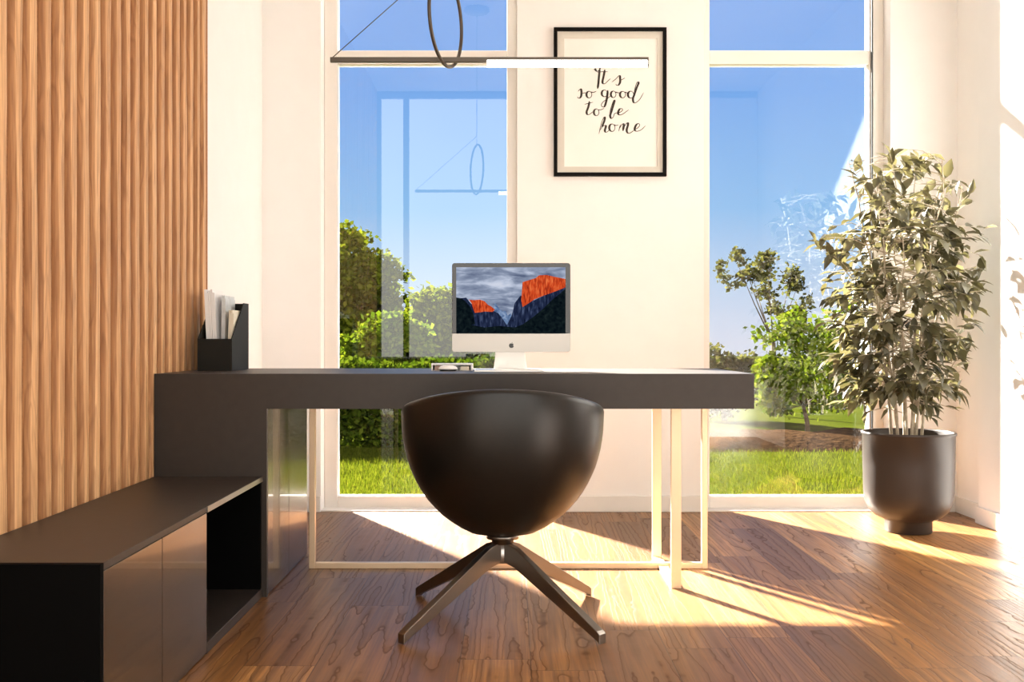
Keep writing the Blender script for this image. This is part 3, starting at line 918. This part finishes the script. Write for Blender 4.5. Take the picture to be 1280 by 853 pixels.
# a few loose sprigs at the top and the sides, as in the photograph
for (u, w) in ((1105, 196), (1150, 205), (1185, 222), (1222, 240), (1075, 212), (1025, 305), (1225, 352), (1225, 398), (1205, 430), (1130, 225), (1095, 225), (1160, 240), (1180, 265), (1040, 320)):
    p = Vector(((u - 640) * PY / FPX, PY + rng.uniform(-.1, .1), CAMZ - (w - 426.5) * PY / FPX))
    b0 = Vector((PX + (p.x - PX) * 0.6, PY + (p.y - PY) * 0.5, p.z - 0.16))
    stm.tube([b0, b0.lerp(p, 0.6) + Vector((0, 0, 0.02)), p], [0.002, 0.0016, 0.001], 4)
    for j in range(4):
        d = (p - b0).normalized() + Vector((rng.uniform(-.9, .9), rng.uniform(-.6, .6), rng.uniform(-.5, .5)))
        L = rng.uniform(0.06, 0.095)
        leaf(lv, b0.lerp(p, 0.55 + 0.15 * j), d, Vector((rng.uniform(-.6, .6), rng.uniform(-1, .2), 0.6)), L, L * 0.5, 0.2, 0.15)
stm.build('stems', M['stem'], plant, fix=False)
lv.build('foliage', M['figleaf'], plant, fix=False)

# ------------------------------------------------------------------ the garden
GZ = -0.06
lo = MB()
NX, NY = 40, 40
vv = []; ff = []
for j in range(NY + 1):
    for i in range(NX + 1):
        x = -40 + 80 * i / NX; y = YO - 0.02 + 60 * (j / NY) ** 1.5
        h = GZ + (0.03 * noise.noise(Vector((x * .3, y * .3, 0))) if y > 7 else 0)
        vv.append((x, y, h))
for j in range(NY):
    for i in range(NX):
        a = j * (NX + 1) + i
        ff.append((a, a + 1, a + NX + 2, a + NX + 1))
lo.add(vv, ff, 0, True)
struct(lo.build('ground_lawn', M['lawn']), 'sunlit green lawn outside the windows')
struct(MB().add([(-40, -40, -0.13), (40, -40, -0.13), (40, YO, -0.13), (-40, YO, -0.13)], [(0, 1, 2, 3)]).build('ground_terrace', pmat('pale_terrace', (0.3, 0.28, 0.25), 0.8, var=0.05)))
# grass blades where the windows look at the lawn
gb = MB()
gr = random.Random(3)
for i in range(36000):
    y = 5.85 + 3.2 * gr.random() ** 1.2
    lo_, hi_ = (-1.35, 0.2) if gr.random() < 0.55 else (0.85, 2.7)
    x = gr.uniform(lo_, hi_) * y / 6.5
    h = gr.uniform(0.02, 0.05); a = gr.uniform(0, PI); w = 0.004
    lx_, ly_ = gr.uniform(-.02, .02), gr.uniform(-.02, .02)
    z0 = GZ - 0.01
    gb.add([(x - w * math.cos(a), y - w * math.sin(a), z0), (x + w * math.cos(a), y + w * math.sin(a), z0), (x + lx_, y + ly_, z0 + h + 0.01)], [(0, 1, 2)])
tag(gb.build('grass', M['blade'], fix=False), 'short green grass growing on the lawn outside the windows', 'grass', kind='stuff')

def crown(mb, c, rx, ry, rz_, n, L, rg, shell=0.45):
    """leaves clustered in clumps over an ellipsoid"""
    clumps = []
    for i in range(max(10, n // 75)):
        u = Vector((rg.gauss(0, 1), rg.gauss(0, 1), rg.gauss(0, 1))).normalized()
        r = shell + (1 - shell) * rg.random() ** 0.6
        clumps.append(Vector((c[0] + u.x * rx * r, c[1] + u.y * ry * r, c[2] + u.z * rz_ * r)))
    cs = 0.19 * min(rx, rz_) + 0.025
    for i in range(n):
        k = rg.choice(clumps)
        p = k + Vector((rg.gauss(0, cs * .55), rg.gauss(0, cs * .55), rg.gauss(0, cs * .42)))
        if p.z < GZ + 0.02: continue
        d = Vector((rg.gauss(0, 1), rg.gauss(0, 1), rg.gauss(0, .7))).normalized()
        s = d.cross(Vector((rg.gauss(0, 1), rg.gauss(0, 1), rg.gauss(0, 1))))
        if s.length < 1e-3: continue
        s.normalize()
        l = L * rg.uniform(0.7, 1.5)
        mb.add([p, p + d * l * .5 + s * l * .36, p + d * l, p + d * l * .5 - s * l * .36], [(0, 1, 2, 3)])
    return clumps

def tree(name, label, cat, x, y, trunk_h, crowns, n, L, m, seed, group=None, shell=0.4):
    rg = random.Random(seed)
    e = empty(name, (x, y, GZ))
    tag(e, label, cat, group)
    fo = MB(); tr = MB()
    base = Vector((x, y, GZ - 0.02))
    top = Vector((x + rg.uniform(-.1, .1), y, GZ + trunk_h))
    r0 = 0.02 + 0.03 * trunk_h
    tr.tube([base, base.lerp(top, .5) + Vector((rg.uniform(-.04, .04), 0, 0)), top], [r0, r0 * .8, r0 * .6], 8)
    tot = sum(c[3] * c[4] * c[5] for c in crowns)
    for c in crowns:
        cl = crown(fo, c[:3], c[3], c[4], c[5], int(n * c[3] * c[4] * c[5] / tot), L, rg, shell)
        for q_ in cl[::5]:
            mid = top.lerp(q_, .5) + Vector((0, 0, -.04))
            tr.tube([top, mid, q_], [r0 * .25, r0 * .13, r0 * .05], 5)
    fo.build('foliage', m, e, fix=False)
    tr.build('trunk', M['bark'], e, fix=False)
    return e
def at(px, py, y): return ((px - 640) * y / FPX, CAMZ - (py - 426.5) * y / FPX)
# left window
Y = 15.0
ax_, az_ = at(446, 360, Y)
tree('tree', 'tall round-crowned green tree at the left edge of the left window', 'tree', ax_ - .05, Y, 1.0,
     [(ax_ - .15, Y, az_ + .28, .58, .6, .58), (ax_ + .16, Y, az_ - .08, .50, .6, .56), (ax_ - .5, Y, az_ - .1, .7, .6, .75), (ax_ + .1, Y - .2, az_ - .75, .6, .5, .5), (ax_ - .5, Y - .2, az_ - .75, .6, .5, .5)], 24000, 0.075, M['treeleaf'], 5)
Y = 10.5
ax_, az_ = at(492, 428, Y)
tree('shrub', 'yellow-green shrub right of the tall tree outside the left window', 'shrub', ax_, Y, 0.35,
     [(ax_, Y, az_ - .12, .38, .3, .36), (ax_ - .3, Y, az_ - .28, .38, .3, .32)], 13000, 0.055, M['bushleaf'], 8)
Y = 11.9
ax_, az_ = at(550, 405, Y)
tree('shrub', 'olive shrub behind the white box outside the left window', 'shrub', ax_, Y, 0.5,
     [(ax_, Y, az_ - .02, .42, .35, .40), (ax_ + .2, Y, az_ - .3, .4, .3, .35), (ax_ - .22, Y, az_ - .32, .35, .3, .3)], 16000, 0.06, M['treeleaf'], 9)
Y = 13.3
ax_, az_ = at(622, 400, Y)
tree('shrub', 'leafy shrub behind the computer outside the left window', 'shrub', ax_, Y, 0.5,
     [(ax_, Y, az_ - .1, .52, .4, .50)], 14000, 0.065, M['bushleaf'], 10)
hd = MB(); rg = random.Random(31)
for i in range(30000):
    x = rg.uniform(-2.6, 0.9); y = 9.2 + rg.uniform(0, 0.5)
    z = GZ + rg.random() ** 0.8 * (0.74 + 0.08 * noise.noise(Vector((x * 3, y, 2))))
    d = Vector((rg.gauss(0, 1), rg.gauss(0, 1), rg.gauss(0, .8))).normalized(); s = d.cross(Vector((rg.gauss(0, 1), rg.gauss(0, 1), rg.gauss(0, 1)))).normalized()
    l = rg.uniform(.04, .075); p = Vector((x, y, z))
    hd.add([p, p + d * l * .5 + s * l * .3, p + d * l, p + d * l * .5 - s * l * .3], [(0, 1, 2, 3)])
tag(hd.build('hedge', M['hedgeleaf'], None, origin=(-0.85, 9.45, GZ), fix=False), 'dark green clipped hedge behind the lawn in the left window', 'hedge')
# right window
Y = 13.2
ax_, az_ = at(962, 340, Y)
tree('tree', 'thin pale young tree beyond the lawn in the right window', 'tree', ax_ + .05, Y, 0.9,
     [(ax_, Y, az_ + .0, .36, .35, .38), (ax_ - .45, Y, az_ + .02, .24, .3, .26), (ax_ + .3, Y, az_ - .35, .35, .3, .3)], 1900, 0.055, M['paleleaf'], 12, shell=.2)
Y = 10.4
ax_, az_ = at(1010, 450, Y)
tree('shrub', 'bright green shrub left of the potted plant outside the right window', 'shrub', ax_, Y, 0.3,
     [(ax_, Y, az_ - .02, .5, .4, .52), (ax_ - .3, Y, az_ - .22, .3, .3, .3)], 5000, 0.055, M['bushleaf'], 13)
Y = 11.8
ax_, az_ = at(1085, 430, Y)
tree('shrub', 'green shrub behind the potted plant outside the right window', 'shrub', ax_, Y, 0.4,
     [(ax_, Y, az_ - .05, .55, .4, .6)], 4500, 0.055, M['bushleaf'], 14)
Y = 12.4
ax_, az_ = at(905, 470, Y)
tree('shrub', 'pale green shrub at the left edge of the right window', 'shrub', ax_, Y, 0.3,
     [(ax_, Y, az_ - .05, .42, .3, .40)], 3500, 0.055, M['paleleaf'], 15)
eb = MB()
vv = []; ff = []
for j in range(9):
    for i in range(31):
        x = 1.5 + 3.2 * i / 30; y = 8.7 + 1.3 * j / 8
        e_ = min(1, min(j, 8 - j) / 2, min(i, 30 - i) / 3)
        vv.append((x, y, GZ - .05 + e_ * (.16 + .05 * noise.noise(Vector((x * 2.5, y * 2.5, 0))))))
for j in range(8):
    for i in range(30):
        a = j * 31 + i
        ff.append((a, a + 1, a + 32, a + 31))
eb.add(vv, ff, 0, True)
struct(eb.build('ground_soil_bed', M['earth'], fix=False), 'brown soil bed behind the lawn in the right window')

# ------------------------------------------------------------------ light
az, el = math.radians(28), math.radians(28)
w = bpy.data.worlds.new('world')
S.world = w
w.use_nodes = True
w.node_tree.nodes.clear()
t = NT(w.node_tree)
out = t.n.new('ShaderNodeOutputWorld')
g = t.n.new('ShaderNodeTexCoord').outputs['Generated']
sp = t.add('ShaderNodeSeparateXYZ', None, i_0=g)
z = sp.outputs[2]
blue = t.ramp(z, [(0.0, (0.74, 0.78, 0.90)), (0.05, (0.58, 0.72, 0.92)), (0.12, (0.30, 0.57, 0.92)), (0.22, (0.22, 0.46, 0.92)), (0.34, (0.24, 0.44, 0.90)), (0.7, (0.10, 0.26, 0.70))])
# added unseen fill: sky behind the camera brightened to light the room
cl = t.noise(g, 2.2, 4, 0.55)
haze = t.ramp(sp.outputs[1], [(0.0, (1, 1, 1)), (0.001, (1, 1, 1))])
back = t.m('MULTIPLY', t.m('SUBTRACT', 0.10, sp.outputs[1]), 2.2, clamp=True)
sky_fill = t.ramp(cl, [(0.25, (2.2, 2.08, 1.92)), (0.75, (3.4, 3.2, 2.95))])
sd = Vector((-math.sin(az) * math.cos(el), math.cos(az) * math.cos(el), math.sin(el)))
dp = t.add('ShaderNodeVectorMath', {'operation': 'DOT_PRODUCT'}, i_0=g, i_1=tuple(sd)).outputs['Value']
glow = t.m('MULTIPLY', t.m('POWER', t.m('MAXIMUM', dp, 0.0), 90.0), 22.0)
aur = t.add('ShaderNodeVectorMath', {'operation': 'SCALE'}, i_0=(1.0, 0.93, 0.82), Scale=glow).outputs[0]
colr = t.add('ShaderNodeVectorMath', {'operation': 'ADD'}, i_0=t.mix(back, blue, sky_fill), i_1=aur).outputs[0]
bg = t.add('ShaderNodeBackground', None, Color=colr, Strength=1.0)
t.l.new(bg.outputs[0], out.inputs[0])

sun = bpy.data.lights.new('sun', 'SUN')
sun.energy = 76.0
sun.angle = math.radians(2.2)
sun.color = (1.0, 0.935, 0.84)
sob = bpy.data.objects.new('sun', sun)
COL.objects.link(sob)
dirn = Vector((math.sin(az) * math.cos(el), -math.cos(az) * math.cos(el), -math.sin(el)))   # the way the light travels
sob.rotation_euler = dirn.to_track_quat('-Z', 'Y').to_euler()
sob.location = -dirn * 20
